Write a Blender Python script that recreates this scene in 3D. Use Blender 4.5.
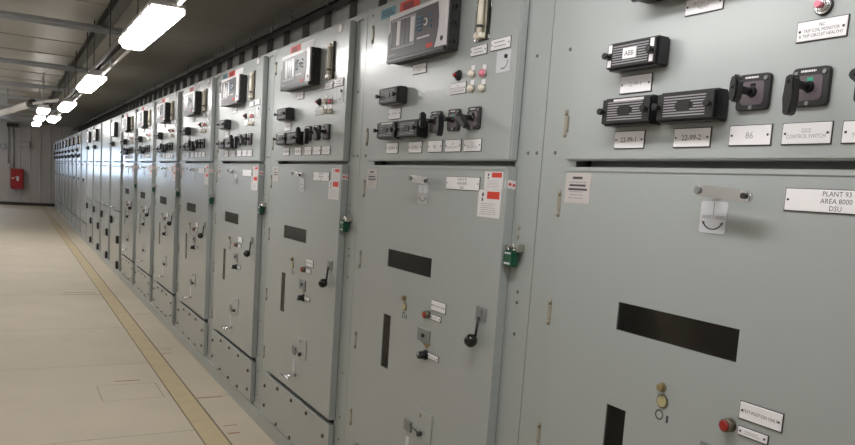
import bpy, bmesh, math, random
from mathutils import Vector, Matrix
for o in list(bpy.data.objects): bpy.data.objects.remove(o)
scene = bpy.context.scene
COL = scene.collection
R = math.radians

# ------------------------------------------------------------------ camera
# solved from the photograph: cubicle pitch 1.22 m, door plane X=0, row along +Y, floor Z=0
F_PX, CY, YAW, PITCH, ROLL = 744.124, 276.62, 0.516248, 0.115662, 0.068279
CAM_X, CAM_Z = -1.23872, 1.41377
fw = Vector((math.sin(YAW)*math.cos(PITCH), math.cos(YAW)*math.cos(PITCH), -math.sin(PITCH)))
rt = Vector((math.cos(YAW), -math.sin(YAW), 0)); up = rt.cross(fw)
r2 = math.cos(ROLL)*rt + math.sin(ROLL)*up
u2 = -math.sin(ROLL)*rt + math.cos(ROLL)*up
cd = bpy.data.cameras.new('camera'); cam = bpy.data.objects.new('camera', cd); COL.objects.link(cam)
cam.matrix_world = Matrix(((r2.x, u2.x, -fw.x, CAM_X), (r2.y, u2.y, -fw.y, 0), (r2.z, u2.z, -fw.z, CAM_Z), (0, 0, 0, 1)))
cd.sensor_fit = 'HORIZONTAL'; cd.sensor_width = 36; cd.lens = F_PX/855*36
cd.shift_y = (CY-222.5)/855
cd.clip_start = 0.05; cd.clip_end = 200
scene.camera = cam

# ------------------------------------------------------------------ world, exposure
LAMP = 13.0
world = bpy.data.worlds.new('World'); scene.world = world; world.use_nodes = True
bg = world.node_tree.nodes['Background']; bg.inputs['Color'].default_value = (0.55, 0.72, 1.0, 1); bg.inputs['Strength'].default_value = 11.0
vs = scene.view_settings; vs.view_transform = 'Standard'; vs.look = 'None'; vs.gamma = 1; vs.use_curve_mapping = False
vs.exposure = 0.68

# ------------------------------------------------------------------ materials
MATS = {}
def mat(name, col, rough=.5, metal=0., spec=.5, noise=0., nscale=8., bump=0., bscale=200., coat=0., emit=None, estr=0., trans=0., alpha=None):
    if name in MATS: return MATS[name]
    m = bpy.data.materials.new(name); m.use_nodes = True; nt = m.node_tree; b = nt.nodes['Principled BSDF']
    b.inputs['Base Color'].default_value = (*col, 1); b.inputs['Roughness'].default_value = rough
    b.inputs['Metallic'].default_value = metal; b.inputs['Specular IOR Level'].default_value = spec
    b.inputs['Coat Weight'].default_value = coat; b.inputs['Coat Roughness'].default_value = .17
    b.inputs['Transmission Weight'].default_value = trans
    if emit: b.inputs['Emission Color'].default_value = (*emit, 1); b.inputs['Emission Strength'].default_value = estr
    tc = nt.nodes.new('ShaderNodeTexCoord')
    if noise:
        n = nt.nodes.new('ShaderNodeTexNoise'); n.inputs['Scale'].default_value = nscale; n.inputs['Detail'].default_value = 5
        nt.links.new(tc.outputs['Object'], n.inputs['Vector'])
        mx = nt.nodes.new('ShaderNodeMix'); mx.data_type = 'RGBA'
        mx.inputs['A'].default_value = (*[c*(1-noise) for c in col], 1); mx.inputs['B'].default_value = (*[min(1, c*(1+noise)) for c in col], 1)
        nt.links.new(n.outputs['Fac'], mx.inputs['Factor']); nt.links.new(mx.outputs['Result'], b.inputs['Base Color'])
    if bump:
        n2 = nt.nodes.new('ShaderNodeTexNoise'); n2.inputs['Scale'].default_value = bscale; n2.inputs['Detail'].default_value = 2
        nt.links.new(tc.outputs['Object'], n2.inputs['Vector'])
        bp = nt.nodes.new('ShaderNodeBump'); bp.inputs['Strength'].default_value = bump; bp.inputs['Distance'].default_value = .002
        nt.links.new(n2.outputs['Fac'], bp.inputs['Height']); nt.links.new(bp.outputs['Normal'], b.inputs['Normal'])
    MATS[name] = m
    return m
PAINT = mat('cubicle_paint', (.35, .375, .37), .33, spec=.75, noise=.02, nscale=3, bump=.03, bscale=160, coat=.5)
FRAMEP = mat('frame_paint', (.345, .372, .362), .34, spec=.75, noise=.02, nscale=3, coat=.3)
INSIDE = mat('cubicle_inside', (.05, .052, .045), .7, noise=.2)
BREAKER = mat('breaker_red_brown', (.10, .035, .03), .5, noise=.15)
BRASS = mat('dull_brass', (.30, .24, .12), .45, metal=.4, noise=.1, nscale=40)
ZINC = mat('zinc', (.5, .48, .42), .4, metal=.9, noise=.1, nscale=60)
CHROME = mat('chrome', (.75, .75, .76), .16, metal=1., noise=.03)
BLACK = mat('black_plastic', (.012, .012, .013), .32, noise=.2, nscale=30)
BLACKM = mat('matt_black', (.018, .018, .019), .5, noise=.2, nscale=30)
BLACKG = mat('black_gloss', (.008, .008, .008), .12)
WHITE = mat('engraved_white', (.82, .80, .82), .35, noise=.03)
PRINT = mat('print_black', (.05, .05, .055), .6, noise=.1)
PRINTG = mat('print_grey', (.30, .29, .30), .6, noise=.1)
PAPER = mat('sticker_paper', (.72, .69, .70), .5, noise=.04)
PLATE = mat('rating_plate_metal', (.52, .48, .47), .45, noise=.06, nscale=20)
REDS = mat('sticker_red', (.62, .035, .015), .5, noise=.12, nscale=60)
REDD = mat('dark_red_print', (.18, .008, .006), .5, noise=.1)
BLUES = mat('sticker_blue', (.05, .22, .28), .5, noise=.1, nscale=60)
BEZEL = mat('relay_bezel', (.66, .63, .65), .3, noise=.03)
RELAYG = mat('relay_dark_grey', (.075, .07, .075), .4, noise=.1)
RELAYF = mat('relay_frame_grey', (.33, .32, .34), .4, noise=.05)
STRIPG = mat('led_strip_grey', (.14, .135, .145), .25, noise=.05)
KEYB = mat('key_blue', (.04, .16, .28), .4, noise=.05)
SWFACE = mat('switch_face', (.11, .085, .10), .35, noise=.06)
GREEN = mat('flag_green', (.02, .35, .2), .4, noise=.05)
PADG = mat('padlock_green', (.006, .075, .036), .35, noise=.12, nscale=60)
IVORY = mat('ivory_lens', (.78, .72, .62), .25, noise=.03)
PINK = mat('red_pink_lens', (.75, .22, .30), .25, noise=.03)
REDBTN = mat('red_button', (.30, .02, .015), .3, noise=.06)
TAG = mat('plastic_tag', (.58, .59, .62), .35, noise=.04)
DULL = mat('dull_plate', (.24, .25, .25), .4, metal=.3, noise=.08, nscale=40)
STEEL = mat('galvanised', (.42, .43, .44), .42, metal=.35, noise=.12, nscale=14)
FLOORM = mat('floor_vinyl', (.57, .497, .39), .62, spec=.25, noise=.10, nscale=2.2, bump=.05, bscale=60)
FLOORB = mat('floor_subfloor', (.20, .16, .12), .8, noise=.2)
YELLOW = mat('yellow_strip', (.54, .44, .275), .65, spec=.25, noise=.12, nscale=9)
REDMARK = mat('red_scuff', (.36, .22, .15), .7, noise=.3, nscale=40)
CEIL = mat('ceiling_steel', (.335, .315, .27), .40, noise=.14, nscale=1.4, metal=.15)
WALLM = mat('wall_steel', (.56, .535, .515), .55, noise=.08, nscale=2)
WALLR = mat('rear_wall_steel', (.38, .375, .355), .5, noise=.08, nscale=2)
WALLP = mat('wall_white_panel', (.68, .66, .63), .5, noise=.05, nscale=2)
STRUT = mat('dark_strut', (.13, .12, .11), .45, metal=.4, noise=.15, nscale=10)
PORT = mat('port_face', (.42, .38, .20), .5, noise=.1)
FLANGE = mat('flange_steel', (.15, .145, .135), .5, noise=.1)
BOLTM = mat('dull_bolt', (.16, .135, .10), .5, metal=.4, noise=.1)
HINGE = mat('hinge_steel', (.33, .30, .24), .5, metal=.2, noise=.1, nscale=40)
FBOLT = mat('frame_bolt', (.20, .20, .185), .5, metal=.3, noise=.1)
DARKS = mat('dark_steel', (.05, .047, .04), .5, noise=.2, nscale=8)
HOUSING = mat('luminaire_housing', (.55, .52, .50), .4, noise=.05)
LENS = mat('luminaire_lens', (.95, .95, .95), .3, emit=(1, .985, .965), estr=LAMP, noise=.01)
REDBOX = mat('hose_box_red', (.42, .015, .02), .4, noise=.06)
WPIPE = mat('white_pipe', (.72, .70, .68), .35, noise=.04)
GREYBOX = mat('grey_box', (.36, .34, .32), .5, noise=.05)
def glass(name, tint, gl=.10):
    m = bpy.data.materials.new(name); m.use_nodes = True; nt = m.node_tree; nt.nodes.remove(nt.nodes['Principled BSDF'])
    out = nt.nodes['Material Output']; t = nt.nodes.new('ShaderNodeBsdfTransparent'); g = nt.nodes.new('ShaderNodeBsdfGlossy')
    fr = nt.nodes.new('ShaderNodeFresnel'); fr.inputs['IOR'].default_value = 1.45
    n = nt.nodes.new('ShaderNodeTexNoise'); n.inputs['Scale'].default_value = 6
    mr = nt.nodes.new('ShaderNodeMapRange'); mr.inputs['To Min'].default_value = .03; mr.inputs['To Max'].default_value = .08
    nt.links.new(n.outputs['Fac'], mr.inputs['Value']); nt.links.new(mr.outputs['Result'], g.inputs['Roughness'])
    t.inputs['Color'].default_value = (*tint, 1); mx = nt.nodes.new('ShaderNodeMixShader')
    nt.links.new(fr.outputs['Fac'], mx.inputs['Fac']); nt.links.new(t.outputs[0], mx.inputs[1]); nt.links.new(g.outputs[0], mx.inputs[2])
    nt.links.new(mx.outputs[0], out.inputs['Surface'])
    MATS[name] = m; return m
GLASS = glass('window_glass', (.46, .44, .38))
CLEAR = glass('clear_acrylic', (.9, .9, .88))

# ------------------------------------------------------------------ mesh helpers
def nb(): return bmesh.new()
def box(bm, x0, x1, y0, y1, z0, z1):
    v = [bm.verts.new(p) for p in ((x0,y0,z0),(x1,y0,z0),(x1,y1,z0),(x0,y1,z0),(x0,y0,z1),(x1,y0,z1),(x1,y1,z1),(x0,y1,z1))]
    for f in ((0,3,2,1),(4,5,6,7),(0,1,5,4),(1,2,6,5),(2,3,7,6),(3,0,4,7)): bm.faces.new([v[i] for i in f])
    return bm
def cyl(bm, a, b, r0, r1=None, seg=14, cap=True):
    r1 = r0 if r1 is None else r1
    a, b = Vector(a), Vector(b); d = (b-a).normalized()
    s = Vector((0,0,1)) if abs(d.z) < .9 else Vector((1,0,0))
    p = d.cross(s).normalized(); q = d.cross(p)
    A = [bm.verts.new(a + r0*(math.cos(t)*p+math.sin(t)*q)) for t in [2*math.pi*i/seg for i in range(seg)]]
    B = [bm.verts.new(b + r1*(math.cos(t)*p+math.sin(t)*q)) for t in [2*math.pi*i/seg for i in range(seg)]]
    for i in range(seg):
        f = bm.faces.new((A[i], A[(i+1) % seg], B[(i+1) % seg], B[i])); f.smooth = True
    if cap: bm.faces.new(A[::-1]); bm.faces.new(B)
    return bm
def tube(bm, pts, r, seg=10):
    for a, b in zip(pts[:-1], pts[1:]): cyl(bm, a, b, r, seg=seg)
    return bm
def sph(bm, c, r, u=14, v=9, sc=(1,1,1)):
    m = Matrix.Translation(c) @ Matrix.Diagonal((*[r*s for s in sc], 1))
    g = bmesh.ops.create_uvsphere(bm, u_segments=u, v_segments=v, radius=1, matrix=m)
    for f in {f for w in g['verts'] for f in w.link_faces}: f.smooth = True
    return bm
def extr(bm, poly, x0, x1):
    """polygon in (y,z) extruded from x0 (front) to x1 (back)"""
    A = [bm.verts.new((x0, y, z)) for y, z in poly]; B = [bm.verts.new((x1, y, z)) for y, z in poly]
    n = len(poly); bm.faces.new(A); bm.faces.new(B[::-1])
    for i in range(n): bm.faces.new((A[i], B[i], B[(i+1) % n], A[(i+1) % n]))
    return bm
def rrect(y0, y1, z0, z1, r, k=3):
    out = []
    for cy, cz, a0 in ((y1-r, z1-r, 0), (y0+r, z1-r, 90), (y0+r, z0+r, 180), (y1-r, z0+r, 270)):
        for i in range(k+1):
            t = R(a0+90*i/k); out.append((cy+r*math.cos(t), cz+r*math.sin(t)))
    return out
def bev(bm, w, seg=1):
    bmesh.ops.bevel(bm, geom=[e for e in bm.edges], offset=w, segments=seg, affect='EDGES', clamp_overlap=True); return bm
def rbox(bm, x0, x1, y0, y1, z0, z1, w=.003, seg=2):
    t = bev(box(nb(), x0, x1, y0, y1, z0, z1), w, seg); me = bpy.data.meshes.new('t'); t.to_mesh(me); t.free(); bm.from_mesh(me); bpy.data.meshes.remove(me); return bm
def panel(bm, x0, x1, ys, zs, holes, bevel=.0):
    """slab between x0 and x1 over a y/z grid with rectangular holes ((y0,y1,z0,z1),...)"""
    Y = sorted(set(list(ys)+[h[i] for h in holes for i in (0, 1)])); Z = sorted(set(list(zs)+[h[i] for h in holes for i in (2, 3)]))
    inh = lambda y, z: any(h[0] < y < h[1] and h[2] < z < h[3] for h in holes)
    cell = {(i, j): not inh((Y[i]+Y[i+1])/2, (Z[j]+Z[j+1])/2) for i in range(len(Y)-1) for j in range(len(Z)-1)}
    V = {}
    def vt(s, i, j):
        if (s, i, j) not in V: V[s, i, j] = bm.verts.new((x0 if s == 0 else x1, Y[i], Z[j]))
        return V[s, i, j]
    for (i, j), on in cell.items():
        if not on: continue
        bm.faces.new((vt(0,i,j), vt(0,i,j+1), vt(0,i+1,j+1), vt(0,i+1,j)))
        bm.faces.new((vt(1,i,j), vt(1,i+1,j), vt(1,i+1,j+1), vt(1,i,j+1)))
        for di, dj, a, b in ((-1,0,(i,j),(i,j+1)), (1,0,(i+1,j+1),(i+1,j)), (0,-1,(i+1,j),(i,j)), (0,1,(i,j+1),(i+1,j+1))):
            if not cell.get((i+di, j+dj), False):
                bm.faces.new((vt(0,*a), vt(1,*a), vt(1,*b), vt(0,*b)))
    return bm
CACHE = {}
def mesh_of(key, build, m):
    if key in CACHE: return CACHE[key]
    bm = build(); bmesh.ops.recalc_face_normals(bm, faces=bm.faces)
    me = bpy.data.meshes.new(key); bm.to_mesh(me); bm.free(); me.materials.append(m); CACHE[key] = me
    return me
def add(name, key, build, m, parent=None, loc=(0,0,0)):
    o = bpy.data.objects.new(name, mesh_of(key, build, m)); COL.objects.link(o); o.location = loc; o.parent = parent
    return o
def tag(o, label, cat, group=None):
    o['label'] = label; o['category'] = cat
    if group: o['group'] = group
    return o
def struct(o): o['kind'] = 'structure'; return o
def empty(name, loc):
    e = bpy.data.objects.new(name, None); e.empty_display_size = .1; COL.objects.link(e); e.location = loc; return e
def text_mesh(key, lines, cy, cz, h, x, m, gap=1.45, sq=1.0):
    """lines of lettering facing -X, centred on (cy, cz), capital height h"""
    if key in CACHE: return CACHE[key]
    bm = nb()
    for i, s in enumerate(lines):
        cu = bpy.data.curves.new('t', 'FONT'); cu.body = s; cu.size = h/.70; cu.align_x = 'CENTER'; cu.resolution_u = 2
        ob = bpy.data.objects.new('t', cu); me = bpy.data.meshes.new_from_object(ob)
        z = cz + ((len(lines)-1)/2 - i)*gap*h - h/2
        me.transform(Matrix(((0,0,-1,x),(-sq,0,0,cy),(0,1,0,z),(0,0,0,1)))); bm.from_mesh(me)
        bpy.data.objects.remove(ob); bpy.data.curves.remove(cu); bpy.data.meshes.remove(me)
    me = bpy.data.meshes.new(key); bm.to_mesh(me); bm.free(); me.materials.append(m); CACHE[key] = me
    return me
def lettering(key, lines, cy, cz, h, x, m, parent, gap=1.45, sq=1.0):
    o = bpy.data.objects.new('lettering', text_mesh(key, lines, cy, cz, h, x, m, gap, sq)); COL.objects.link(o); o.parent = parent; return o
def dashes(y0, y1, z0, z1, n, x, seed, fill=.5):
    rnd = random.Random(seed); bm = nb(); dz = (z1-z0)/n
    for i in range(n):
        z = z1-(i+.5)*dz; y = y1-rnd.uniform(0, .12)*(y1-y0); end = y0+rnd.uniform(0, .25)*(y1-y0)
        while y > end:
            w = rnd.uniform(.05, .16)*(y1-y0); a = max(end, y-w)
            if y-a > .0005: box(bm, x-.0002, x, a, y, z-dz*fill/2, z+dz*fill/2)
            y = a-rnd.uniform(.015, .03)*(y1-y0)
    return bm

# ------------------------------------------------------------------ room shell
YF, XR, XL, YB, ZC = 28.2, .80, -3.4, -3.6, 2.70     # far wall, rear wall, left wall, near wall, ceiling
floor = struct(add('floor', 'floor', lambda: box(nb(), XL-.1, XR+.1, YB-.1, YF+.1, -.12, -.004), FLOORB))
def fl(name, key, x0, x1, y0, y1, m, z=0.):
    return add(name, key, lambda: box(nb(), x0, x1, y0, y1, -.004, z), m, floor)
joints = [YB, -.9, .85, 2.52, 4.10, 5.70, 7.06, 9.0, 10.8, 12.7, 14.6, 16.5, 18.4, 20.3, 22.2, 24.1, 26, YF]
SQ = (-.735, -.380, 4.785, 5.14)
for a, b in zip(joints[:-1], joints[1:]):
    g = .0022
    if a == 4.10:      # plate cut around the small access hatch
        add('floor_plate', 'fp_hatch', lambda: (lambda bm: [box(bm, -2.0+g, SQ[0]-.004, a+g, b-g, -.004, 0), box(bm, SQ[1]+.004, -.335, a+g, b-g, -.004, 0), box(bm, SQ[0]-.004, SQ[1]+.004, a+g, SQ[2]-.004, -.004, 0), box(bm, SQ[0]-.004, SQ[1]+.004, SQ[3]+.004, b-g, -.004, 0)] and bm)(nb()), FLOORM, floor)
    else: fl('floor_plate', 'fp_%.2f' % a, -2.0+g, -.335, a+g, b-g, FLOORM)
    fl('floor_plate', 'fpl_%.2f' % a, XL, -2.0-g, a+g, b-g, FLOORM)
fl('floor_hatch', 'floor_hatch', SQ[0], SQ[1], SQ[2], SQ[3], FLOORM, .0)
rj = [YB, -1.5, .4, 2.2, 3.2, 4.71, 6.2, 7.73, 9.5, 11.4, 13.3, 15.2, 17.1, 19, 21, 23, 25, YF]
for a, b in zip(rj[:-1], rj[1:]):
    fl('floor_plate', 'fpr_%.2f' % a, -.196, XR, a+.003, b-.003, FLOORM)
sj = [YB, -.3, 2.0, 4.25, 6.5, 8.9, 11.2, 13.6, 16, 18.5, 21, 23.5, 26, YF]
for a, b in zip(sj[:-1], sj[1:]):
    fl('yellow_floor_strip', 'ys_%.2f' % a, -.327, -.208, a+.001, b-.001, YELLOW, .001)
for i, (x0, x1, y, w) in enumerate(((-.19, -.03, 4.70, .007), (-.18, -.11, 3.985, .010), (-.17, -.09, 4.12, .005), (-.19, -.12, 5.98, .008), (-.17, -.09, 6.12, .006), (-.62, -.46, 5.23, .010), (-.73, -.34, 9.0, .014), (-.70, -.38, 9.14, .010), (-.15, -.02, 7.72, .010), (-.18, -.10, 3.55, .008))):
    add('floor_scuff', 'scuff%d' % i, lambda: box(nb(), x0, x1, y-w, y+w, 0, .0006), REDMARK, floor)
def wall(name, key, m, *b): return struct(add(name, key, lambda: box(nb(), *b), m))
ceiling = struct(add('ceiling', 'ceiling', lambda: box(nb(), XL-.1, XR+.1, YB-.1, YF+.1, ZC+.01, ZC+.12), DARKS))
y = YB; i = 0
while y < YF:
    b = min(YF, y+1.14)
    for x0, x1 in ((XL, -1.95), (-1.945, -.49), (-.44, XR)):
        add('ceiling_panel', 'cp_%.2f_%.2f' % (x0, y), lambda: box(nb(), x0, x1, y+.004, b-.004, ZC, ZC+.01), CEIL, ceiling)
    add('panel_seam', 'cs_%.2f' % y, lambda: box(nb(), XL, -.5, y-.022, y+.022, ZC-.006, ZC), CEIL, ceiling)
    y = b
wl = wall('wall_left', 'wall_left', WALLP, XL-.1, XL, YB-.1, YF+.1, -.1, ZC+.1)
wn = wall('wall_near', 'wall_near', WALLP, XL, XR, YB-.1, YB, -.1, ZC+.1)
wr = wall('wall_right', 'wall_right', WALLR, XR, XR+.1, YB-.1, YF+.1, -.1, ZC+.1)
# interlocking wall panels with a folded flange each, seen above the row
y = YB+.1; i = 0
while y < YF-.5:
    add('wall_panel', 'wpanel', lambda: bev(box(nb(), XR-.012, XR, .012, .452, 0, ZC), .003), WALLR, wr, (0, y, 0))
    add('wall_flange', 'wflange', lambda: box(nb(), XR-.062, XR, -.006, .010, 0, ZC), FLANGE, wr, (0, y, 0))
    y += .46
# far wall with an opening for the glazed double door left of the view
DX0, DX1, DZ1 = -2.75, -1.62, 2.12
wf = struct(add('wall_far', 'wall_far', lambda: panel(nb(), 0, .1, (XL, XR), (-.1, ZC+.1), []) if 0 else (lambda bm: [box(bm, XL, DX0, YF, YF+.1, -.1, ZC+.1), box(bm, DX1, XR, YF, YF+.1, -.1, ZC+.1), box(bm, DX0, DX1, YF, YF+.1, DZ1, ZC+.1)] and bm)(nb()), WALLM))
x = XL+.05
while x < XR-.05:
    if not (DX0-.06 < x < DX1+.06): add('wall_rib', 'wrib', lambda: bev(box(nb(), 0, .04, YF-.022, YF, 0, ZC), .006), WALLM, wf, (x, 0, 0))
    x += .30
struct(add('baseboard_far', 'bbf', lambda: box(nb(), DX1, XR, YF-.035, YF-.022, 0, .10), DARKS))
door = struct(add('door_1', 'door_frame', lambda: (lambda bm: [box(bm, DX0, DX0+.06, YF-.01, YF+.09, 0, DZ1), box(bm, DX1-.06, DX1, YF-.01, YF+.09, 0, DZ1), box(bm, DX0, DX1, YF-.01, YF+.09, DZ1-.06, DZ1), box(bm, (DX0+DX1)/2-.03, (DX0+DX1)/2+.03, YF-.01, YF+.09, 0, DZ1), box(bm, DX0, DX1, YF, YF+.08, 0, 1.2)] and bm)(nb()), GREYBOX))
for s in (0, 1):
    xa = DX0+.06+s*((DX1-DX0)/2-.03); xb = xa+(DX1-DX0)/2-.09
    add('pane', 'dpane%d' % s, lambda: box(nb(), xa, xb, YF+.035, YF+.041, 1.2, DZ1-.06), CLEAR, door)

def near(y):
    k = int((y-.42)//1.22)
    names = {0: 'the PLANT 93 cubicle', 1: 'the cubicle with blue and red labels', 2: 'the third cubicle from the PLANT 93 end', 3: 'the cubicle with blue, red and white labels', 4: 'the fifth cubicle from the PLANT 93 end', 5: 'the sixth cubicle from the PLANT 93 end', 6: 'the seventh cubicle from the PLANT 93 end', 7: 'the last padlocked cubicle', 8: 'the cubicle beside the last padlocked one', 9: 'the blank split-door cubicle', 10: 'the first metering cubicle past the blank one', 11: 'the second metering cubicle past the blank one', 12: 'the blank cubicle past the metering ones'}
    if k < 0: return 'the floor behind the row end'
    if k > 12: return 'the %s cubicle from the PLANT 93 end' % ['14th', '15th', '16th', '17th', '18th', '19th', '20th', '21st'][min(7, k-13)]
    return names[k]

# ceiling framing
tag(add('ceiling_beam', 'ceiling_beam', lambda: (lambda bm: [box(bm, -.56, -.455, YB+.02, YF-.02, ZC-.012, ZC-.001), box(bm, -.515, -.495, YB+.02, YF-.02, ZC-.075, ZC-.012), box(bm, -.55, -.465, YB+.02, YF-.02, ZC-.085, ZC-.075)] and bm)(nb()), DARKS), 'long dark steel beam running under the ceiling beside the lights', 'beam')
for n, yb in enumerate((.9, 4.05, 7.18, 10.35, 13.3, 15.95, 18.9, 21.9, 24.9)):
    e = tag(empty('ceiling_crossbar', (0, yb, ZC-.14)), 'grey steel ceiling crossbar level with '+near(yb), 'crossbar', 'ceiling crossbars')
    add('channel', 'crossbar', lambda: (lambda bm: [rbox(bm, XL+.01, -.30, -.036, .036, 0, .064, .026, 4)] and bm)(nb()), STEEL, e)
    for xx in (-3.0, -1.9, -.505):
        add('hanger_rod', 'chang%.2f' % xx, lambda: cyl(nb(), (xx, 0, .05), (xx, 0, .139 if xx < -.6 else .055), .008, seg=8), STEEL, e)
# wireway in the corner above the row
wy = tag(empty('wireway', (0, 0, ZC)), 'dark wireway with bundled cables along the ceiling corner above the cubicles', 'wireway')
add('trough', 'wireway_t', lambda: (lambda bm: [box(bm, .63, .71, YB+.05, YF-.05, -.098, -.090), box(bm, .63, .638, YB+.05, YF-.05, -.098, -.050)] and bm)(nb()), DARKS, wy)
for n, (xx, zz, r) in enumerate(((.652, -.072, .015), (.682, -.074, .014), (.665, -.046, .014))):
    add('cable', 'wcable%d' % n, lambda: cyl(nb(), (xx, YB+.1, zz), (xx, YF-.1, zz), r, seg=8), BLACKM, wy)
yy = .4; n = 0; rn = random.Random(4)
while yy < 26:
    add('hanger_strap', 'wstrap', lambda: box(nb(), .624, .63, -.012, .012, -.102, -.001), STRUT, wy, (0, yy, 0)); yy += rn.uniform(.35, .9); n += 1

# ------------------------------------------------------------------ luminaires
def lens_mesh():
    bm = nb(); w0, w1, L = .083, .060, 1.31
    sec = [(-w0, .055), (-w0, .030), (-w1, .004), (-w1+.012, 0), (w1-.012, 0), (w1, .004), (w0, .030), (w0, .055)]
    rings = []
    for yy, s in ((0, .93), (.035, 1), (L-.035, 1), (L, .93)):
        rings.append([bm.verts.new((x*s, yy, .055-(.055-z)*s)) for x, z in sec])
    for a, b in zip(rings[:-1], rings[1:]):
        for i in range(len(sec)): bm.faces.new((a[i], a[(i+1) % 8], b[(i+1) % 8], b[i]))
    bm.faces.new(rings[0]); bm.faces.new(rings[-1][::-1])
    return bm
ZL, SL = 2.14, .906      # underside of the diffusers, size of the fittings
def luminaire(x, y, label, group, z=2.14, full=True, L=1):
    e = tag(empty('batten_light', (x, y, z)), label, 'light', group)
    add('diffuser', 'lens', lens_mesh, LENS, e)
    add('housing', 'lhouse', lambda: (lambda bm: [rbox(bm, -.088, .088, -.006, 1.316, .056, .075, .004), rbox(bm, -.070, .070, .01, 1.30, .075, .115, .012)] and bm)(nb()), HOUSING, e)
    for yy in (.02, .33, .66, .98, 1.29):
        for s in (-1, 1):
            add('clip', 'lclip%d' % s, lambda: bev(box(nb(), s*.086-.005, s*.086+.005, -.012, .012, .028, .082), .002), HOUSING, e, (0, yy, 0))
    if not full:
        for yy in (.2, 1.11):
            add('hanger_rod', 'lrod%.2f' % z, lambda: cyl(nb(), (0, 0, .115), (0, 0, (ZC-z)/SL), .005, seg=8), STEEL, e, (0, yy, 0))
    e.scale = (SL, SL*L, SL)
    return e
LY = [-2.80+3.307*i for i in range(9)]
LX = -.583
for i, yy in enumerate(LY[:6]):
    luminaire(LX, yy, 'white batten light hanging in front of '+near(yy+.6), 'batten lights above the cubicle fronts')
for i, (xx, yy) in enumerate(((-.81, 12.05), (-.79, 14.22), (-.775, 16.4))):
    luminaire(xx, yy, ['batten light beside the main line where the white pipe thins', 'batten light beside the main line, middle one of the three', 'batten light beside the main line closest to the far wall'][i], 'batten lights beside the main line', full=False, L=.55)
for i, yy in enumerate(LY):  # unseen row added to give a door highlight and brighten the far wall
    luminaire(-2.35, yy+2.1, 'added unseen batten light over the open aisle, opposite '+near(yy+2.7), 'added unseen batten lights over the open aisle', z=2.40, full=False)
# strut and conduit joining the lights
sr = tag(empty('strut_rail', (LX, 0, ZL+.106)), 'slotted dark steel strut rail carrying the line of batten lights', 'rail')
add('channel', 'strut', lambda: (lambda bm: [box(bm, -.021, -.017, YB+.05, 15.4, 0, .041), box(bm, .017, .021, YB+.05, 15.4, 0, .041), box(bm, -.021, .021, YB+.05, 15.4, .037, .041)] and bm)(nb()), STRUT, sr)
for a in LY[:6]:
    for yy in (.3, 1.0, 2.4): add('hanger_rod', 'srod', lambda: cyl(nb(), (0, 0, .041), (0, 0, ZC-ZL-.106), .005, seg=8), STRUT, sr, (0, a+yy, 0))
for i, (a, b) in enumerate(zip(LY[:5], LY[1:6])):
    e = tag(empty('conduit', (LX+.045, 0, ZL+.07)), 'thin white conduit between batten lights, starting near '+near(a+1.4), 'conduit', 'conduits between lights')
    add('tube', 'cond%d' % i, lambda: cyl(nb(), (0, a+1.21, 0), (0, b-.02, 0), .011, seg=8), WPIPE, e)
    for yy in (a+1.55, a+2.6):
        add('clamp', 'cclamp', lambda: bev(box(nb(), -.018, .018, -.012, .012, -.016, .046), .003), STEEL, e, (0, yy, 0))
pp = tag(empty('white_pipe', (0, 0, 0)), 'white pipe slanting across the aisle ceiling near the far lights', 'pipe')
add('pipe_run', 'wpipe_a', lambda: cyl(nb(), (-1.75, 19.2, 2.30), (-.94, 12.9, 2.30), .055, seg=14), WPIPE, pp)
add('thin_run', 'wpipe_b', lambda: cyl(nb(), (-.94, 12.95, 2.30), (-.66, 11.7, 2.30), .022, seg=12), WPIPE, pp)
add('coupling', 'wpipe_c', lambda: cyl(nb(), (-.96, 13.05, 2.30), (-.935, 12.86, 2.30), .065, seg=14), DARKS, pp)
for t in (.15, .6):
    add('hanger_rod', 'wpipe_r%.2f' % t, lambda: cyl(nb(), (-1.75+.81*t, 19.2-6.3*t, 2.35), (-1.75+.81*t, 19.2-6.3*t, ZC), .006, seg=8), STEEL, pp)

# ------------------------------------------------------------------ far wall fittings
yw = YF-.022
hb = tag(empty('hose_cabinet', (-1.01, yw, .54)), 'red metal fire cabinet with white emblem on the far wall', 'cabinet')
add('body', 'hb_body', lambda: bev(box(nb(), -.18, .18, -.16, -.001, 0, .65), .006), REDBOX, hb)
add('door', 'hb_door', lambda: bev(box(nb(), -.172, .172, -.172, -.160, .01, .64), .004), REDBOX, hb)
add('emblem', 'hb_emb', lambda: (lambda bm: [box(bm, -.02, .05, -.176, -.172, .26, .41), box(bm, -.05, .03, -.176, -.172, .36, .40)] and bm)(nb()), WHITE, hb)
add('handle', 'hb_han', lambda: cyl(nb(), (-.12, -.172, .34), (-.12, -.19, .34), .028, seg=12), CHROME, hb)
jb = tag(empty('wall_box', (-.805, yw, 1.90)), 'pale grey box mounted high on the far wall above the red cabinet', 'box')
add('body', 'jb_body', lambda: bev(box(nb(), -.165, .165, -.10, -.001, 0, .20), .005), GREYBOX, jb)
add('cover', 'jb_cov', lambda: bev(box(nb(), -.150, .150, -.110, -.100, .012, .188), .003), HOUSING, jb)
for xx, zb in ((-1.26, 1.34), (-1.12, 1.22)):
    c = tag(empty('wall_conduit', (xx, yw, 0)), 'vertical grey wall conduit ending '+('above the red cabinet' if xx > -1.2 else 'at the small call point'), 'conduit', 'far wall conduits')
    add('tube', 'wc_%.2f' % xx, lambda: cyl(nb(), (0, -.025, zb), (0, -.025, 2.62), .022, seg=10), STEEL, c)
    for zz in (1.6, 2.3):
        add('clamp', 'wcc', lambda: bev(box(nb(), -.035, .035, -.05, -.001, -.015, .015), .004), STEEL, c, (0, 0, zz))
st = tag(empty('call_point', (-1.262, yw, 1.25)), 'small pale call point at the foot of the wall conduit', 'call point')
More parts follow.
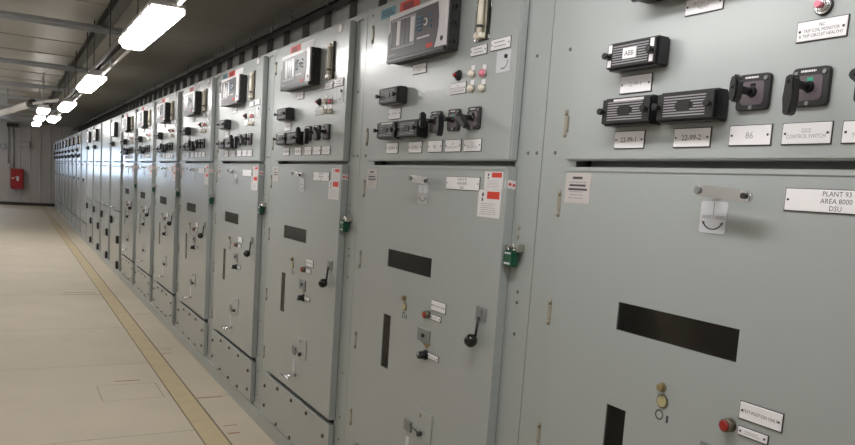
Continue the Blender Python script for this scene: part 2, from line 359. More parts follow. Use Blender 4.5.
add('body', 'cp_b', lambda: bev(box(nb(), -.05, .05, -.075, -.001, 0, .09), .006), HOUSING, st)
add('button', 'cp_k', lambda: cyl(nb(), (0, -.075, .045), (0, -.09, .045), .025, seg=12), WHITE, st)
el = tag(empty('emergency_light', (-1.40, yw, 1.82)), 'round pale wall light on the far wall left of the conduits', 'wall light')
add('base', 'el_b', lambda: cyl(nb(), (0, -.001, .07), (0, -.04, .07), .10, .095, seg=20), GREYBOX, el)
add('dome', 'el_d', lambda: sph(nb(), (0, -.045, .07), .08, sc=(1, .5, 1)), TAG, el)
db = tag(empty('ceiling_junction_box', (-1.15, YF-.30, 2.52)), 'dark junction box under the ceiling at the far wall', 'junction box')
add('body', 'db_b', lambda: bev(box(nb(), -.16, .16, 0, .20, 0, .12), .01), DARKS, db)
add('cover', 'db_c', lambda: bev(box(nb(), -.14, .14, -.012, 0, .012, .108), .004), DARKS, db)

# ------------------------------------------------------------------ switchgear cubicles
Y0, PITCHY = .536, 1.22
DW = .978                       # door width
WIN = (.405, .738, 1.120, 1.186); VWIN = (.681, .744, .736, .940)
UD = (0, DW, 1.512, 2.095); LD = (0, DW, .372, 1.496); BP = (0, .995, .105, .347)
FX = .029                       # frame front
def frame_mesh():
    bm = nb(); y0, y1 = -.1085, 1.1085
    box(bm, FX, FX+.03, y0, .012, .0, 2.116); box(bm, FX, FX+.03, DW-.012, y1, 0, 2.116)
    for z0, z1, d in ((2.075, 2.116, 0), (1.47, 1.54, .05), (.325, .385, .05), (0, .125, 0)): box(bm, FX+d, FX+d+.03, .012, DW-.012, z0, z1)
    box(bm, FX+.03, .70, y0, y0+.004, 0, 2.116); box(bm, FX+.03, .70, y1-.004, y1, 0, 2.116)
    box(bm, FX+.03, .70, y0+.004, y1-.004, 2.112, 2.116); box(bm, .696, .70, y0+.004, y1-.004, 0, 2.112)
    return bm
def plate_base():
    return bev(box(nb(), FX-.012, FX, -.1085, 1.1085, 0, .085), .002)
def bolt(r=.006, t=.006):
    bm = nb(); cyl(bm, (0, 0, 0), (-t*.3, 0, 0), r*1.5, seg=12); cyl(bm, (-t*.3, 0, 0), (-t, 0, 0), r, seg=6); return bm

NP = {   # engraved nameplates: y0,y1,z0,z1, lines, letter height
 'relay': (.530, .625, 1.812, 1.844, ['PROTECTION', 'RELAY'], .0065),
 'tube': (.160, .248, 1.829, 1.856, None, 0),
 'right': (.040, .137, 1.832, 1.862, None, 0),
 'trip': (.264, .357, 1.722, 1.756, ['74C', 'TRIP COIL MONITOR', '& TRIP CIRCUIT HEALTHY'], .0058),
 'a': (.702, .798, 1.665, 1.703, ['22-99-3'], .009),
 'b': (.707, .800, 1.540, 1.578, ['22-99-1'], .0115),
 'c': (.525, .620, 1.540, 1.578, ['22-99-2'], .0115),
 '86': (.386, .478, 1.541, 1.578, ['86'], .0125),
 '52': (.268, .362, 1.541, 1.578, ['52CS', 'CONTROL SWITCH'], .0070),
 '43': (.152, .248, 1.541, 1.577, ['TCS', 'TOC SWITCH'], .0070),
 'plant': (.145, .340, 1.422, 1.461, ['PLANT 93', 'AREA 8000', 'DSU'], .0086),
 'test': (.291, .382, 1.017, 1.050, ['TEST POSITION ONLY'], .0062),
 'small': (.316, .381, .985, 1.001, None, 0),
 'knob': (.313, .383, .852, .868, None, 0),
}
def nameplate(c, k, lod):
    y0, y1, z0, z1, lines, h = NP[k]
    o = add('nameplate', 'np_'+k, lambda: bev(box(nb(), -.0035, -.0004, y0, y1, z0, z1), .0008), WHITE, c)
    add('backing', 'npb_'+k, lambda: box(nb(), -.0022, -.0001, y0-.0012, y1+.0012, z0-.0016, z1+.0012), BLACKM, o)
    if lod < 2:
        m = (z0+z1)/2
        for n, yy in enumerate((y0+.006, y1-.006)):
            add('screw', 'nps_%s%d' % (k, n), lambda: cyl(nb(), (-.0034, yy, m), (-.005, yy, m), .0024, .0018, seg=8), PRINT, o)
    if lod < 1:
        if lines: lettering('npl_'+k, lines, (y0+y1)/2, (z0+z1)/2, h, -.0037, PRINT if k in ('b', 'c', 'plant', 'test', 'trip') else PRINTG, o, sq=.86 if k in ('trip', 'test', '52') else 1)
        else: add('print', 'npl_'+k, lambda: dashes(y0+.014, y1-.014, z0+.004, z1-.004, 2, -.0036, 5, .3), PRINTG, o)

def relay(c, lod):
    ya, yb, za, zb = .325, .738, 1.856, 2.022
    o = add('protection_relay', 'rl_body', lambda: bev(box(nb(), -.044, -.0005, ya, yb, za, zb), .004), BLACKM, c)
    add('bezel', 'rl_bezel', lambda: bev(box(nb(), -.052, -.044, ya+.002, yb-.002, za+.012, zb), .002), BEZEL, o)
    # dark front field: notched at the left, bowed at the right
    fld = [(yb-.001, za+.012), (yb-.001, za+.092), (yb-.016, za+.108), (yb-.016, zb-.020), (ya+.060, zb-.012), (ya+.050, za+.11), (ya+.050, za+.075), (ya+.056, za+.045), (ya+.070, za+.012)]
    add('front_field', 'rl_field', lambda: extr(nb(), fld, -.0535, -.0519), RELAYG, o)
    add('lower_lip', 'rl_lip', lambda: bev(box(nb(), -.056, -.040, ya-.001, yb+.001, za-.004, za+.012), .004, 2), BLACK, o)
    add('led_window', 'rl_win', lambda: panel(nb(), -.0548, -.0535, (yb-.208, yb-.028), (za+.040, zb-.024), [(yb-.203, yb-.033, za+.048, zb-.029)]), RELAYF, o)
    for n, (a, b, m) in enumerate(((.036, .066, RELAYG), (.070, .096, BEZEL), (.102, .134, STRIPG), (.138, .164, STRIPG), (.172, .200, BEZEL))):
        add('label_strip', 'rl_strip%d' % n, lambda: box(nb(), -.0545, -.0535, yb-b, yb-a, za+.052, zb-.031), m, o)
    if lod < 2:
        for i in range(3):
            for j in range(4):
                add('key', 'rl_key', lambda: bev(box(nb(), -.0575, -.0535, -.0040, .0040, -.0032, .0032), .001), KEYB, o, (0, yb-.228-.012*i, za+.082+.013*j))
        add('navigation_ring', 'rl_nav', lambda: cyl(cyl(nb(), (-.0535, yb-.280, za+.102), (-.0570, yb-.280, za+.102), .013, .012, seg=18), (-.0570, yb-.280, za+.102), (-.0585, yb-.280, za+.102), .005, seg=12), BEZEL, o)
        add('navigation_centre', 'rl_nav2', lambda: cyl(nb(), (-.0570, yb-.280, za+.102), (-.060, yb-.280, za+.102), .0075, seg=12), RELAYG, o)
        for j in range(3):
            add('key', 'rl_key', None, KEYB, o, (0, yb-.316, za+.085+.017*j))
        add('print', 'rl_print', lambda: dashes(yb-.322, yb-.222, za+.052, za+.060, 1, -.0536, 3, .7), BEZEL, o)
        add('red_mark', 'rl_red', lambda: box(nb(), -.0542, -.0535, ya+.080, ya+.120, za+.017, za+.030), REDS, o)
        add('print', 'rl_print2', lambda: dashes(yb-.075, yb-.012, za+.020, za+.027, 1, -.0536, 4, .7), RELAYF, o)
        add('port', 'rl_port', lambda: cyl(nb(), (-.052, ya+.024, za+.036), (-.0540, ya+.024, za+.036), .008, seg=12), BLACK, o)
        for zz in (za+.03, za+.085, zb-.03):
            for xx in (-.034, -.014):
                add('side_boss', 'rl_boss%.3f' % xx, lambda: cyl(nb(), (xx, ya, 0), (xx, ya-.006, 0), .007, seg=8), BLACK, o, (0, 0, zz))
def test_block(c, n, ya, yb, za, zb, lod, white):
    p = .044
    o = add('test_block', 'tb_body', lambda: bev(box(nb(), -p+.006, -.0005, 0, .152, 0, .062), .004, 2), BLACK, c, (0, ya, za))
    add('cover', 'tb_cov', lambda: bev(box(nb(), -p, -p+.006, .003, .149, .004, .058), .0015), BLACKM, o)
    if lod < 2:
        for i in range(8):
            z = .011+i*.0055
            add('rib', 'tb_rib%d' % (i in (3, 4)), (lambda: box(nb(), -p-.0012, -p, .022, .130, 0, .0022)) if i not in (3, 4) else (lambda: (lambda bm: [box(bm, -p-.0012, -p, .022, .052, 0, .0022), box(bm, -p-.0012, -p, .100, .130, 0, .0022)] and bm)(nb())), RELAYF if white == 1 else STRIPG, o, (0, 0, z))
    if white == 1:
        add('centre_label', 'tb_lab', lambda: box(nb(), -p-.0022, -p, .056, .097, .021, .044), WHITE, o)
        if lod < 1: lettering('tb_abb', ['ABB'], .0765, .0325, .011, -p-.0024, PRINT, o)
        for s in (.006, .134):
            add('end_label', 'tb_end%.3f' % s, lambda: (lambda bm: [extr(bm, [(s, .038), (s+.011, .038), (s+.011, .056), (s, .056)], -p-.0008, -p), extr(bm, [(s, .007), (s+.011, .007), (s+.011, .022), (s, .022)], -p-.0008, -p)] and bm)(nb()), WHITE, o)
    else:
        add('centre_label', 'tb_labd', lambda: box(nb(), -p-.0022, -p, .060, .094, .020, .042), BLACK, o)
        if white == 2: add('top_label', 'tb_top', lambda: box(nb(), -p-.0015, -p, .020, .112, .0525, .057), PAPER, o)
    for s in (.009, .143):
        add('thumb_screw', 'tb_knob%.3f' % s, lambda: bev(cyl(cyl(nb(), (-p, s, .031), (-p-.007, s, .031), .0045, seg=10), (-p-.007, s, .031), (-p-.016, s, .031), .0075, seg=12), .001), BLACK, o)

def grip(a):          # pistol grip hanging from the shaft, tilt a degrees
    bm = nb(); pr = [(-.0085, .010), (-.0055, .014), (.0055, .014), (.0085, .010), (.009, -.026), (.0075, -.052), (.004, -.055), (-.004, -.055), (-.0075, -.052), (-.009, -.026)]
    ca, sa = math.cos(R(a)), math.sin(R(a)); extr(bm, [(y*ca-z*sa, y*sa+z*ca) for y, z in pr], -.066, -.046)
    return bev(bm, .003, 2)
def lozenge():
    bm = nb(); pr = [(-.005, .026), (.005, .026), (.010, .016), (.0105, -.014), (.006, -.024), (-.006, -.024), (-.0105, -.014), (-.010, .016)]
    extr(bm, pr, -.066, -.046); return bev(bm, .004, 2)
def switch(c, kind, y, z, lod):
    o = add('control_switch', 'sw_esc', lambda: bev(extr(nb(), rrect(-.036, .036, -.034, .034, .008), -.009, -.0005), .0012), BLACKM, c, (0, y, z))
    add('face_plate', 'sw_face', lambda: extr(nb(), rrect(-.025, .025, -.024, .020, .008), -.0098, -.0090), SWFACE, o)
    add('shaft', 'sw_shaft', lambda: cyl(cyl(nb(), (-.009, 0, 0), (-.018, 0, 0), .011, .008, seg=14), (-.018, 0, 0), (-.048, 0, 0), .0075, seg=14), BLACK, o)
    if kind == '86': add('handle', 'sw_h86', lozenge, BLACK, o)
    elif kind == '52': add('handle', 'sw_h52', lambda: grip(0), BLACK, o)
    else: add('handle', 'sw_h43', lambda: grip(-52), BLACK, o)
    add('handle_hole', 'sw_hole', lambda: cyl(nb(), (-.0659, 0, .002), (-.0666, 0, .002), .0032, seg=10), BLACKG, o)
    if lod < 2:
        for yy, zz in ((-.027, .024), (.027, .024), (0, -.029)):
            add('screw', 'sw_scr', lambda: cyl(nb(), (-.009, 0, 0), (-.012, 0, 0), .0045, .0038, seg=10), DULL, o, (0, yy, zz))
        add('flag', 'sw_flag_'+('g' if kind == '52' else 'k'), lambda: box(nb(), -.0104, -.0098, -.006, .005, .007, .016), GREEN if kind == '52' else BLACKG, o)
        if kind == '52': add('pointer', 'sw_ptr', lambda: extr(nb(), [(-.008, -.004), (.008, -.004), (.002, .009), (-.003, .009)], -.0112, -.0098), WHITE, o)
        if lod < 1: add('print', 'sw_print', lambda: dashes(-.020, .020, .024, .031, 1, -.0092, 8, .5), PAPER, o)

def pilot(c, y, z, lens, key, lod):
    o = add('pilot_light', 'pl_base', lambda: cyl(nb(), (-.0005, 0, 0), (-.006, 0, 0), .0125, .0115, seg=18), ZINC, c, (0, y, z))
    add('lens', 'pl_lens_'+key, lambda: sph(nb(), (-.008, 0, 0), .0115, sc=(1.0, 1, 1)), lens, o)
    add('legend', 'pl_leg', lambda: bev(box(nb(), -.002, -.0005, -.010, .010, .010, .026), .0005), WHITE, o)

def hinge(parent, y, z, key):
    o = add('hinge', 'hinge'+key, lambda: rbox(nb(), -.003, FX, y+.0006, y+.014, -.020, .020, .002, 1), HINGE, parent, (0, 0, z))
    for d in (-1, 1): add('hinge_knuckle', 'hingek%d' % d+key, lambda: cyl(nb(), (-.002, y+.007, d*.034), (-.002, y+.007, d*.0205), .0046, seg=10), HINGE, parent, (0, 0, z))
    return o

def sticker(c, name, key, y0, y1, z0, z1, lod, x=0.):
    o = add(name, 'st_'+key, lambda: box(nb(), x-.0009, x-.0002, y0, y1, z0, z1), PAPER, c)
    w, h = y1-y0, z1-z0
    add('red_header', 'sth_'+key, lambda: box(nb(), x-.0013, x-.0009, y0+.06*w, y0+.60*w, z0+.68*h, z0+.95*h), REDS, o)
    if lod < 2:
        add('pictogram', 'stp_'+key, lambda: (lambda bm: [extr(bm, [(y0+.80*w, z0+.72*h), (y0+.74*w, z0+.82*h), (y0+.78*w, z0+.92*h), (y0+.84*w, z0+.84*h)], x-.0013, x-.0009), box(bm, x-.0013, x-.0009, y0+.77*w, y0+.83*w, z0+.58*h, z0+.70*h)] and bm)(nb()), PRINT, o)
        add('print', 'std_'+key, lambda: dashes(y0+.08*w, y0+.92*w, z0+.08*h, z0+.54*h, 6, x-.0009, 11, .25), PRINTG, o)

def cubicle(k, lod=0, top='relay', low='standard', tags=('red', 'white')):
    c = empty('switchgear_cubicle', (0, Y0+PITCHY*k, 0))
    add('frame', 'cu_frame', frame_mesh, FRAMEP, c)
    add('base_plate', 'cu_base', plate_base, FRAMEP, c)
    if lod < 2:
        for n, (yy, zz) in enumerate(((-.045, 1.535), (-.085, 1.535), (1.055, 1.535), (-.050, 1.142), (-.050, 1.112), (-.050, 1.02), (-.05, .60), (-.05, 1.80), (-.05, .40), (-.05, .30), (-.05, .16), (1.03, 1.80), (1.06, 2.09), (-.06, 2.09), (-.03, 2.09))):
            add('frame_bolt', 'cu_fbolt', lambda: bolt(.0036, .0035), FBOLT, c, (FX, yy, zz))
    ud = add('upper_door', 'cu_ud_'+top, (lambda: bev(box(nb(), 0, FX-.002, *UD), .004, 2)), PAINT, c)
    holes = [WIN, VWIN] if low == 'standard' else []
    if low == 'standard':
        ld = add('lower_door', 'cu_ld_std', lambda: panel(nb(), 0, FX-.002, (0, DW), (LD[2], LD[3]), holes), PAINT, c)
        add('door_lip', 'cu_lip', lambda: (lambda bm: [box(bm, -.0025, 0, .002, DW-.002, LD[3]-.010, LD[3]-.001), box(bm, -.0025, 0, .0005, .0075, LD[2]+.001, LD[3]-.001)] and bm)(nb()), PAINT, ld)
        w = add('window_pane', 'cu_win', lambda: box(nb(), .003, .006, WIN[0]-.0, WIN[1], WIN[2], WIN[3]), GLASS, c)
        v = add('window_pane', 'cu_vwin', lambda: box(nb(), .003, .006, *VWIN), GLASS, c)
        b = add('breaker', 'cu_brk', lambda: (lambda bm: [rbox(bm, .16, .60, .10, .88, 1.05, 1.35, .01), rbox(bm, .20, .60, .10, .88, .50, 1.02, .01)] and bm)(nb()), INSIDE, c)
        if lod < 2:
            add('red_panel', 'cu_brkr', lambda: bev(box(nb(), .150, .160, .47, .66, 1.09, 1.22), .003), BREAKER, b)
            add('brass_link', 'cu_brkl', lambda: (lambda bm: [rbox(bm, .022, .20, .684, .704, .860, .870, .002), rbox(bm, .020, .032, .66, .715, .870, .882, .002), rbox(bm, .03, .20, .690, .700, .84, .860, .002)] and bm)(nb()), PORT, b)
        for n, (yy, zz) in enumerate(((.5, 1.17), (.6, 1.13))): pass
    else:
        zs = .86
        ld = add('lower_door', 'cu_ld_a', lambda: bev(box(nb(), 0, FX-.002, 0, DW, zs+.006, LD[3]), .004, 2), PAINT, c)
        l2 = add('lower_door', 'cu_ld_b', lambda: bev(box(nb(), 0, FX-.002, 0, DW, .10, zs-.006), .004, 2), PAINT, c)
        for n, (yy, zz) in enumerate(((.08, .50), (.08, .17), (.80, .72))):
            lk = add('latch', 'cu_latch', lambda: bev(box(nb(), -.030, -.0005, -.04, .04, -.05, .05), .006), BLACKM, l2, (0, yy, zz))
        add('t_handle', 'cu_th2', lambda: cyl(cyl(nb(), (-.0005, .45, .90), (-.05, .45, .90), .012, seg=10), (-.05, .36, .905), (-.05, .54, .895), .010, seg=10), CHROME, c)
    if lod < 2:
        for zz in (2.0, 1.605): hinge(ud, DW, zz, 'u')
        for zz in (1.402, 1.118, .785, .46): hinge(ld, DW, zz, 'u')
    if low == 'standard':
        bp = add('bottom_panel', 'cu_bp', lambda: bev(box(nb(), .002, FX-.002, *BP), .004, 2), PAINT, c)
        if lod < 2:
            for yy, zz in ((.95, .276), (.73, .318), (.51, .318), (.29, .318), (.07, .278), (.95, .165), (.73, .124), (.51, .124), (.29, .124), (.07, .165)):
                add('bolt', 'cu_bpb', lambda: bolt(.0075, .008), BOLTM, bp, (.002, yy, zz))
    # upper door equipment
    if top == 'relay':
        relay(c, lod)
        if lod < 2:
            if 'blue' in tags: 
                bt = add('blue_label', 'tg_blue', lambda: box(nb(), -.0012, -.0002, .800, .920, 2.045, 2.080), BLUES, c)
                add('print', 'tg_bluep', lambda: dashes(.81, .91, 2.052, 2.074, 2, -.0013, 21, .5), PRINT, bt)
            rt_ = add('red_label', 'tg_red', lambda: box(nb(), -.0014, -.0002, .610, .760, 2.040, 2.080), REDS, c)
            add('print', 'tg_redp', lambda: dashes(.625, .745, 2.045, 2.075, 1, -.0015, 23, .75), REDD, rt_)
            if 'white' in tags: 
                wt = add('white_label', 'tg_white', lambda: box(nb(), -.0014, -.0002, .420, .605, 2.043, 2.078), PAPER, c)
        gz = add('sight_gauge', 'sg_back', lambda: bev(box(nb(), -.005, -.0005, .150, .235, 1.868, 2.030), .002), CLEAR, c)
        add('tube', 'sg_tube', lambda: cyl(nb(), (-.014, .190, 1.880), (-.014, .190, 2.022), .009, seg=14), IVORY, gz)
        add('channel', 'sg_ch', lambda: (lambda bm: [box(bm, -.006, -.0049, .170, .212, 1.872, 2.028)] and bm)(nb()), ZINC, gz)
        for zz in (1.882, 2.014): add('end_clamp', 'sg_cl', lambda: bev(box(nb(), -.022, -.005, .170, .212, -.008, .008), .003), IVORY, gz, (0, 0, zz))
        add('float', 'sg_fl', lambda: cyl(nb(), (-.014, .190, 1.905), (-.014, .190, 1.913), .0095, seg=14), PRINT, gz)
        hn = add('grille_disc', 'hn', lambda: cyl(nb(), (-.0005, .097, 2.074), (-.006, .097, 2.074), .019, .017, seg=18), WHITE, c)
        for a in range(4): add('screw', 'hn_s', lambda: bolt(.004, .004), ZINC, hn, (0, .097+.034*math.cos(R(45+90*a)), 2.074+.022*math.sin(R(45+90*a))))
    elif top == 'meter':
        o = add('meter', 'mt_b', lambda: bev(box(nb(), -.045, -.0005, .33, .62, 1.83, 2.02), .006, 2), BLACKM, c)
        add('bezel', 'mt_s', lambda: box(nb(), -.0505, -.045, .335, .615, 1.84, 2.018), BEZEL, o)
        add('screen', 'mt_t', lambda: box(nb(), -.0515, -.0505, .40, .56, 1.88, 1.99), STRIPG, o)
    if top in ('relay', 'meter'):
        test_block(c, 'a', .657, .81, 1.712, 1.774, lod, 1 if k == 0 else 0)
        if top == 'relay':
            test_block(c, 'b', .657, .81, 1.588, 1.650, lod, 2)
            test_block(c, 'c', .488, .64, 1.588, 1.650, lod, 0)
            for kind, yy in (('86', .432), ('52', .316), ('43', .198)): switch(c, kind, yy, 1.640, lod)
            for n, (yy, zz, ln, ky) in enumerate(((.229, 1.781, IVORY, 'i'), (.166, 1.777, PINK, 'p'), (.228, 1.737, IVORY, 'i'), (.166, 1.734, IVORY, 'i'))): pilot(c, yy, zz-.006, ln, ky, lod)
            pb = add('push_button', 'pb_base%d' % (k == 0), lambda: bev(cyl(cyl(nb(), (-.0005, .312, 1.779), (-.007, .312, 1.779), .0155, seg=20), (-.007, .312, 1.779), (-.014, .312, 1.779), .012, .0105, seg=20), .001), CHROME if k == 0 else BLACKM, c)
            add('collar', 'pb_col', lambda: cyl(nb(), (-.0003, .312, 1.779), (-.004, .312, 1.779), .0172, seg=20), BLACKM, pb)
            add('lens', 'pb_lens%d' % (k == 0), lambda: cyl(nb(), (-.014, .312, 1.779), (-.022, .312, 1.779), .0072, .006, seg=16), PINK if k == 0 else REDBTN, pb)
            dt = add('key_tag', 'kt', lambda: box(nb(), -.0015, -.0002, .034, .104, 1.764, 1.826), TAG, c)
            if lod < 2:
                add('keyhole', 'kt_h', lambda: cyl(nb(), (-.0015, .055, 1.808), (-.006, .055, 1.808), .006, seg=10), BLACK, dt)
                add('print', 'kt_p', lambda: (lambda bm: [box(bm, -.0018, -.0015, .069+.022*math.cos(R(a))-.0014, .069+.022*math.cos(R(a))+.0014, 1.797+.022*math.sin(R(a))-.0014, 1.797+.022*math.sin(R(a))+.0014) for a in range(180, 300, 8)] and bm)(nb()), PRINT, dt)
            for n in NP:
                if n in ('plant', 'test', 'small', 'knob'): continue
                nameplate(c, n, lod if k < 3 else max(lod, 1))
    # lever handle, plates and stickers of the lower door
    rp = add('rating_plate', 'rp', lambda: bev(box(nb(), -.0012, -.0002, .870, .965, 1.406, 1.481), .0003), PLATE, c)
    if lod < 2:
        add('print', 'rp_p', lambda: (lambda bm: bm)(dashes(.885, .952, 1.415, 1.462, 6, -.0013, 31, .3)), PRINTG, rp)
        add('print', 'rp_q', lambda: (lambda bm: [box(bm, -.0016, -.0012, .902, .938, 1.466, 1.472), box(bm, -.0016, -.0012, .888, .948, 1.448, 1.453), box(bm, -.0016, -.0012, .882, .952, 1.438, 1.443)] and bm)(nb()), PRINT, rp)
    lh = add('lever_handle', 'lh_arm', lambda: bev(extr(nb(), [(.378, 1.4325), (.390, 1.4305), (.496, 1.4375), (.512, 1.445), (.511, 1.456), (.498, 1.462), (.388, 1.4535), (.376, 1.4475)], -.052, -.040), .003, 2), CHROME, c)
    add('spindle', 'lh_sp', lambda: cyl(cyl(nb(), (-.0005, .496, 1.448), (-.005, .496, 1.448), .011, seg=18), (-.005, .496, 1.448), (-.042, .496, 1.448), .007, seg=14), CHROME, lh)
    add('cap_screw', 'lh_cs', lambda: cyl(nb(), (-.052, .390, 1.4425), (-.057, .390, 1.4425), .0055, seg=10), BLACKM, lh)
    add('end_cap', 'lh_ec', lambda: cyl(nb(), (-.052, .498, 1.4495), (-.0565, .498, 1.4495), .0075, .007, seg=12), DULL, lh)
    lt = add('handle_tag', 'lt', lambda: extr(nb(), rrect(.464, .529, 1.366, 1.430, .005), -.0016, -.0003), TAG, c)
    if lod < 2:
        add('print', 'lt_p', lambda: (lambda bm: [box(bm, -.0020, -.0016, .4965+.026*math.cos(R(a))-.0013, .4965+.026*math.cos(R(a))+.0013, 1.398+.024*math.sin(R(a))-.0011, 1.398+.024*math.sin(R(a))+.0011) for a in range(208, 334, 3)] + [extr(bm, [(.4965+s*.0265, 1.390), (.4965+s*.0185, 1.387), (.4965+s*.0235, 1.383)][::s], -.0020, -.0016) for s in (1, -1)] + [box(bm, -.0018, -.0016, .496, .497, 1.396, 1.428)] and bm)(nb()), PRINT, lt)
        add('print', 'lt_q', lambda: (lambda bm: [box(bm, -.0018, -.0016, y, y+.024, z, z+.0012) for y in (.468, .501) for z in (1.3955, 1.398, 1.4005)] and bm)(nb()), PRINTG, lt)
    if low == 'standard':
        nameplate(c, 'plant', 0 if k < 3 else max(1, lod))
        if lod < 2:
            sticker(c, 'warning_sticker', 'w1', .026, .120, 1.427, 1.480, lod)
            sticker(c, 'warning_sticker', 'w2', .028, .147, 1.345, 1.426, lod, -.0004)
            eg = add('edge_tag', 'eg', lambda: (lambda bm: [box(bm, -.0007, -.0001, 0, .013, 1.434, 1.458), box(bm, -.0007, .0135, -.0008, -.0001, 1.434, 1.458), box(bm, .0145, .0270, -.0008, -.0001, 1.432, 1.456)] and bm)(nb()), PAPER, c)
            add('red_print', 'eg_p', lambda: (lambda bm: [box(bm, .002, .0115, -.0013, -.0008, 1.442, 1.449), box(bm, .0165, .025, -.0013, -.0008, 1.440, 1.447)] and bm)(nb()), REDS, eg)
            # position indicator, interlocks, racking and earthing controls
            add('brass_stud', 'bs', lambda: cyl(cyl(nb(), (-.0005, .580, 1.024), (-.003, .580, 1.024), .010, seg=16), (-.003, .580, 1.024), (-.012, .580, 1.024), .0078, seg=12), BRASS, c)
            ov = add('indicator_port', 'ip', lambda: cyl(nb(), (-.0003, .576, .994), (-.003, .576, .994), .0152, seg=20), BOLTM, c)
            add('face', 'ip_f', lambda: cyl(nb(), (-.003, .576, .994), (-.0042, .576, .994), .0125, seg=20), PORT, ov)
            add('printed_ring', 'ip_r', lambda: (lambda bm: [box(bm, -.0006, -.0001, .582+.010*math.cos(R(a))-.0012, .582+.010*math.cos(R(a))+.0012, .962+.010*math.sin(R(a))-.0012, .962+.010*math.sin(R(a))+.0012) for a in range(0, 360, 10)] + [box(bm, -.0006, -.0001, .556, .562, .950, .966)] and bm)(nb()), PRINT, c)
            rb = add('red_push_button', 'rb', lambda: cyl(nb(), (-.0005, .401, .996), (-.018, .401, .996), .0140, .0130, seg=20), BOLTM, c)
            add('cap', 'rb_c', lambda: bev(cyl(nb(), (-.018, .401, .996), (-.022, .401, .996), .0115, .010, seg=20), .001), REDBTN, rb)
            for n in ('test', 'small', 'knob'): nameplate(c, n, 0 if k < 3 else 1)
            lp = add('lock_plate', 'lp', lambda: bev(box(nb(), -.004, -.0005, .379, .465, .897, .943), .001), DULL, c)
            add('keyway', 'lp_k', lambda: (lambda bm: [cyl(bm, (-.004, .422, .920), (-.009, .422, .920), .007, seg=12), box(bm, -.0095, -.009, .418, .426, .9192, .9208)] and bm)(nb()), BLACKM, lp)
            kn = add('selector_knob', 'kn', lambda: bev(cyl(cyl(nb(), (-.0005, .398, .858), (-.008, .398, .858), .018, seg=18), (-.008, .398, .858), (-.032, .398, .858), .014, .0125, seg=18), .001), BLACK, c)
            add('pointer', 'kn_p', lambda: box(nb(), -.0335, -.032, .3965, .3995, .858, .8695), WHITE, kn)
            add('legend', 'kn_l', lambda: extr(nb(), [(.370, .897), (.428, .897), (.404, .880), (.394, .880)], -.0012, -.0002), BRASS, kn)
            cr = add('racking_lever', 'cr_pl', lambda: bev(panel(nb(), -.004, -.0005, (.055, .110), (1.034, 1.075), [(.072, .079, 1.040, 1.068)]), .0005), DULL, c)
            add('rod', 'cr_rod', lambda: cyl(nb(), (-.008, .087, 1.045), (-.014, .087, .980), .0042, seg=10), BLACKM, cr)
            add('ball_knob', 'cr_ball', lambda: sph(nb(), (-.028, .088, .974), .0205, 18, 12), BLACKG, cr)
            cv = add('access_cover', 'cv', lambda: bev(box(nb(), -.004, -.0005, .325, .456, .565, .664), .001), PAINT, c)
            add('screw', 'cv_s', lambda: bolt(.006, .006), ZINC, cv, (-.004, .405, .645))
            add('pin', 'cv_p', lambda: cyl(cyl(nb(), (-.004, .392, .582), (-.018, .392, .582), .009, .008, seg=14), (-.010, .47, .592), (-.010, .392, .582), .002, seg=8), BLACK, cv)
            add('side_plate', 'cv_l', lambda: bev(box(nb(), -.006, -.0005, .464, .516, .561, .600), .001), DULL, cv)
            th = add('t_handle', 'th', lambda: cyl(cyl(nb(), (-.0005, .455, .462), (-.052, .455, .458), .007, seg=12), (-.054, .395, .460), (-.054, .515, .456), .006, seg=12), CHROME, c)
            add('tag', 'th_t', lambda: extr(nb(), rrect(.478, .502, .470, .540, .004), -.0014, -.0002), TAG, th)
            # hasp
            hs = add('hasp', 'hs', lambda: (lambda bm: [rbox(bm, .006, .0285, -.060, -.001, 1.268, 1.272, .001), rbox(bm, .004, .0285, -.066, -.060, 1.258, 1.280, .001)] and bm)(nb()), ZINC, c)
            for zz in (1.30, 1.325): add('screw', 'hs_s', lambda: bolt(.005, .005), ZINC, hs, (FX, -.03, zz))
    return c

def padlock(k, label):
    p_ = tag(empty('padlock', (.008, Y0+PITCHY*k-.031, 1.213)), label, 'padlock', 'green padlocks on the cubicle doors')
    add('body', 'pd_b', lambda: bev(box(nb(), -.012, .012, -.0235, .0235, 0, .046), .004, 2), PADG, p_)
    for zz in (.007, .036): add('label_band', 'pd_l%.3f' % zz, lambda: box(nb(), -.0128, -.012, -.014, .014, zz, zz+.005), TAG, p_)
    pts = [(0, -.014, .044), (0, -.014, .052)] + [(0, .014*math.cos(R(a)), .052+.012*math.sin(R(a))) for a in range(165, -1, -15)][::1] + [(0, .014, .044)]
    add('shackle', 'pd_s', lambda: tube(nb(), pts, .0038, 8), CHROME, p_)

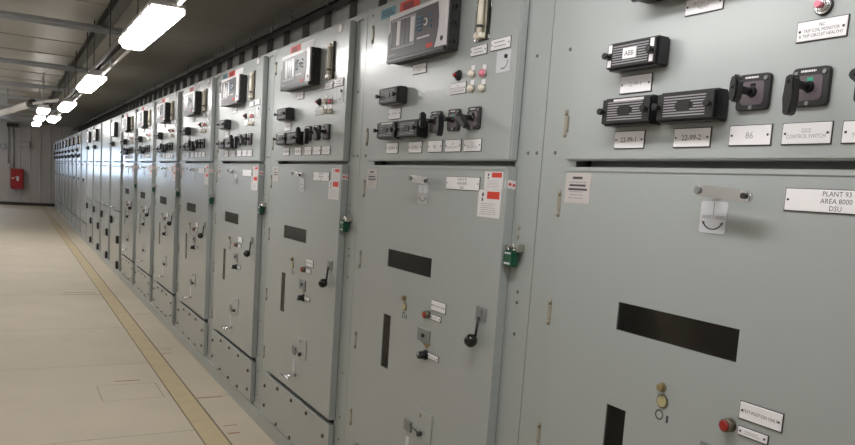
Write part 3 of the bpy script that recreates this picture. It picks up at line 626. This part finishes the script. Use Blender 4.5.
CUB = [
 (0, 0, 'relay', 'standard', ('red',), 'grey switchgear cubicle with a nameplate reading PLANT 93 AREA 8000 DSU, at the row end'),
 (1, 0, 'relay', 'standard', ('blue', 'red'), 'grey switchgear cubicle next to the PLANT 93 cubicle, blue and red labels above its relay'),
 (2, 0, 'relay', 'standard', ('red', 'white'), 'grey switchgear cubicle third from the PLANT 93 row end, red and white relay labels'),
 (3, 0, 'relay', 'standard', ('blue', 'red', 'white'), 'grey switchgear cubicle with blue, red and white labels in a line above its relay'),
 (4, 1, 'relay', 'standard', ('red', 'white'), 'grey switchgear cubicle fifth from the PLANT 93 row end, green padlock on its door'),
 (5, 1, 'relay', 'standard', ('red', 'white'), 'grey switchgear cubicle sixth from the PLANT 93 row end, green padlock on its door'),
 (6, 1, 'relay', 'standard', ('red', 'white'), 'grey switchgear cubicle seventh from the PLANT 93 row end, green padlock on its door'),
 (7, 1, 'relay', 'standard', ('red',), 'grey switchgear cubicle, last padlocked one before the split-door cubicles'),
 (8, 2, 'meter', 'split', (), 'grey cubicle with split lower door and black meter, next to the last padlocked cubicle'),
 (9, 2, 'blank', 'split', (), 'plain grey cubicle with blank upper door and split lower door catching daylight'),
 (10, 2, 'meter', 'split', (), 'grey cubicle with black meter and split lower door beyond the blank cubicle'),
 (11, 2, 'meter', 'split', (), 'second grey metering cubicle beyond the blank cubicle, split lower door'),
 (12, 2, 'blank', 'standard', (), 'grey cubicle with blank upper door just beyond the metering cubicles'),
]
for k, lod, top, low, tags_, lab in CUB:
    tag(cubicle(k, lod, top, low, tags_), lab, 'switchgear', 'switchgear cubicles in the row')
for k in range(13, 21):
    tag(cubicle(k, 2, 'relay', 'standard', ()), 'grey switchgear cubicle near the far wall, %s in the row from the PLANT 93 end' % ['14th', '15th', '16th', '17th', '18th', '19th', '20th', '21st'][k-13], 'switchgear', 'switchgear cubicles by the far wall')
ORD = {1: 'with blue and red relay labels beside the PLANT 93 cubicle', 2: 'third from the PLANT 93 row end', 3: 'with blue, red and white relay labels', 4: 'fifth from the PLANT 93 row end', 5: 'sixth from the PLANT 93 row end', 6: 'seventh from the PLANT 93 row end', 7: 'last before the split-door cubicles'}
for k in range(1, 8): padlock(k, 'green padlock on the cubicle '+ORD[k])
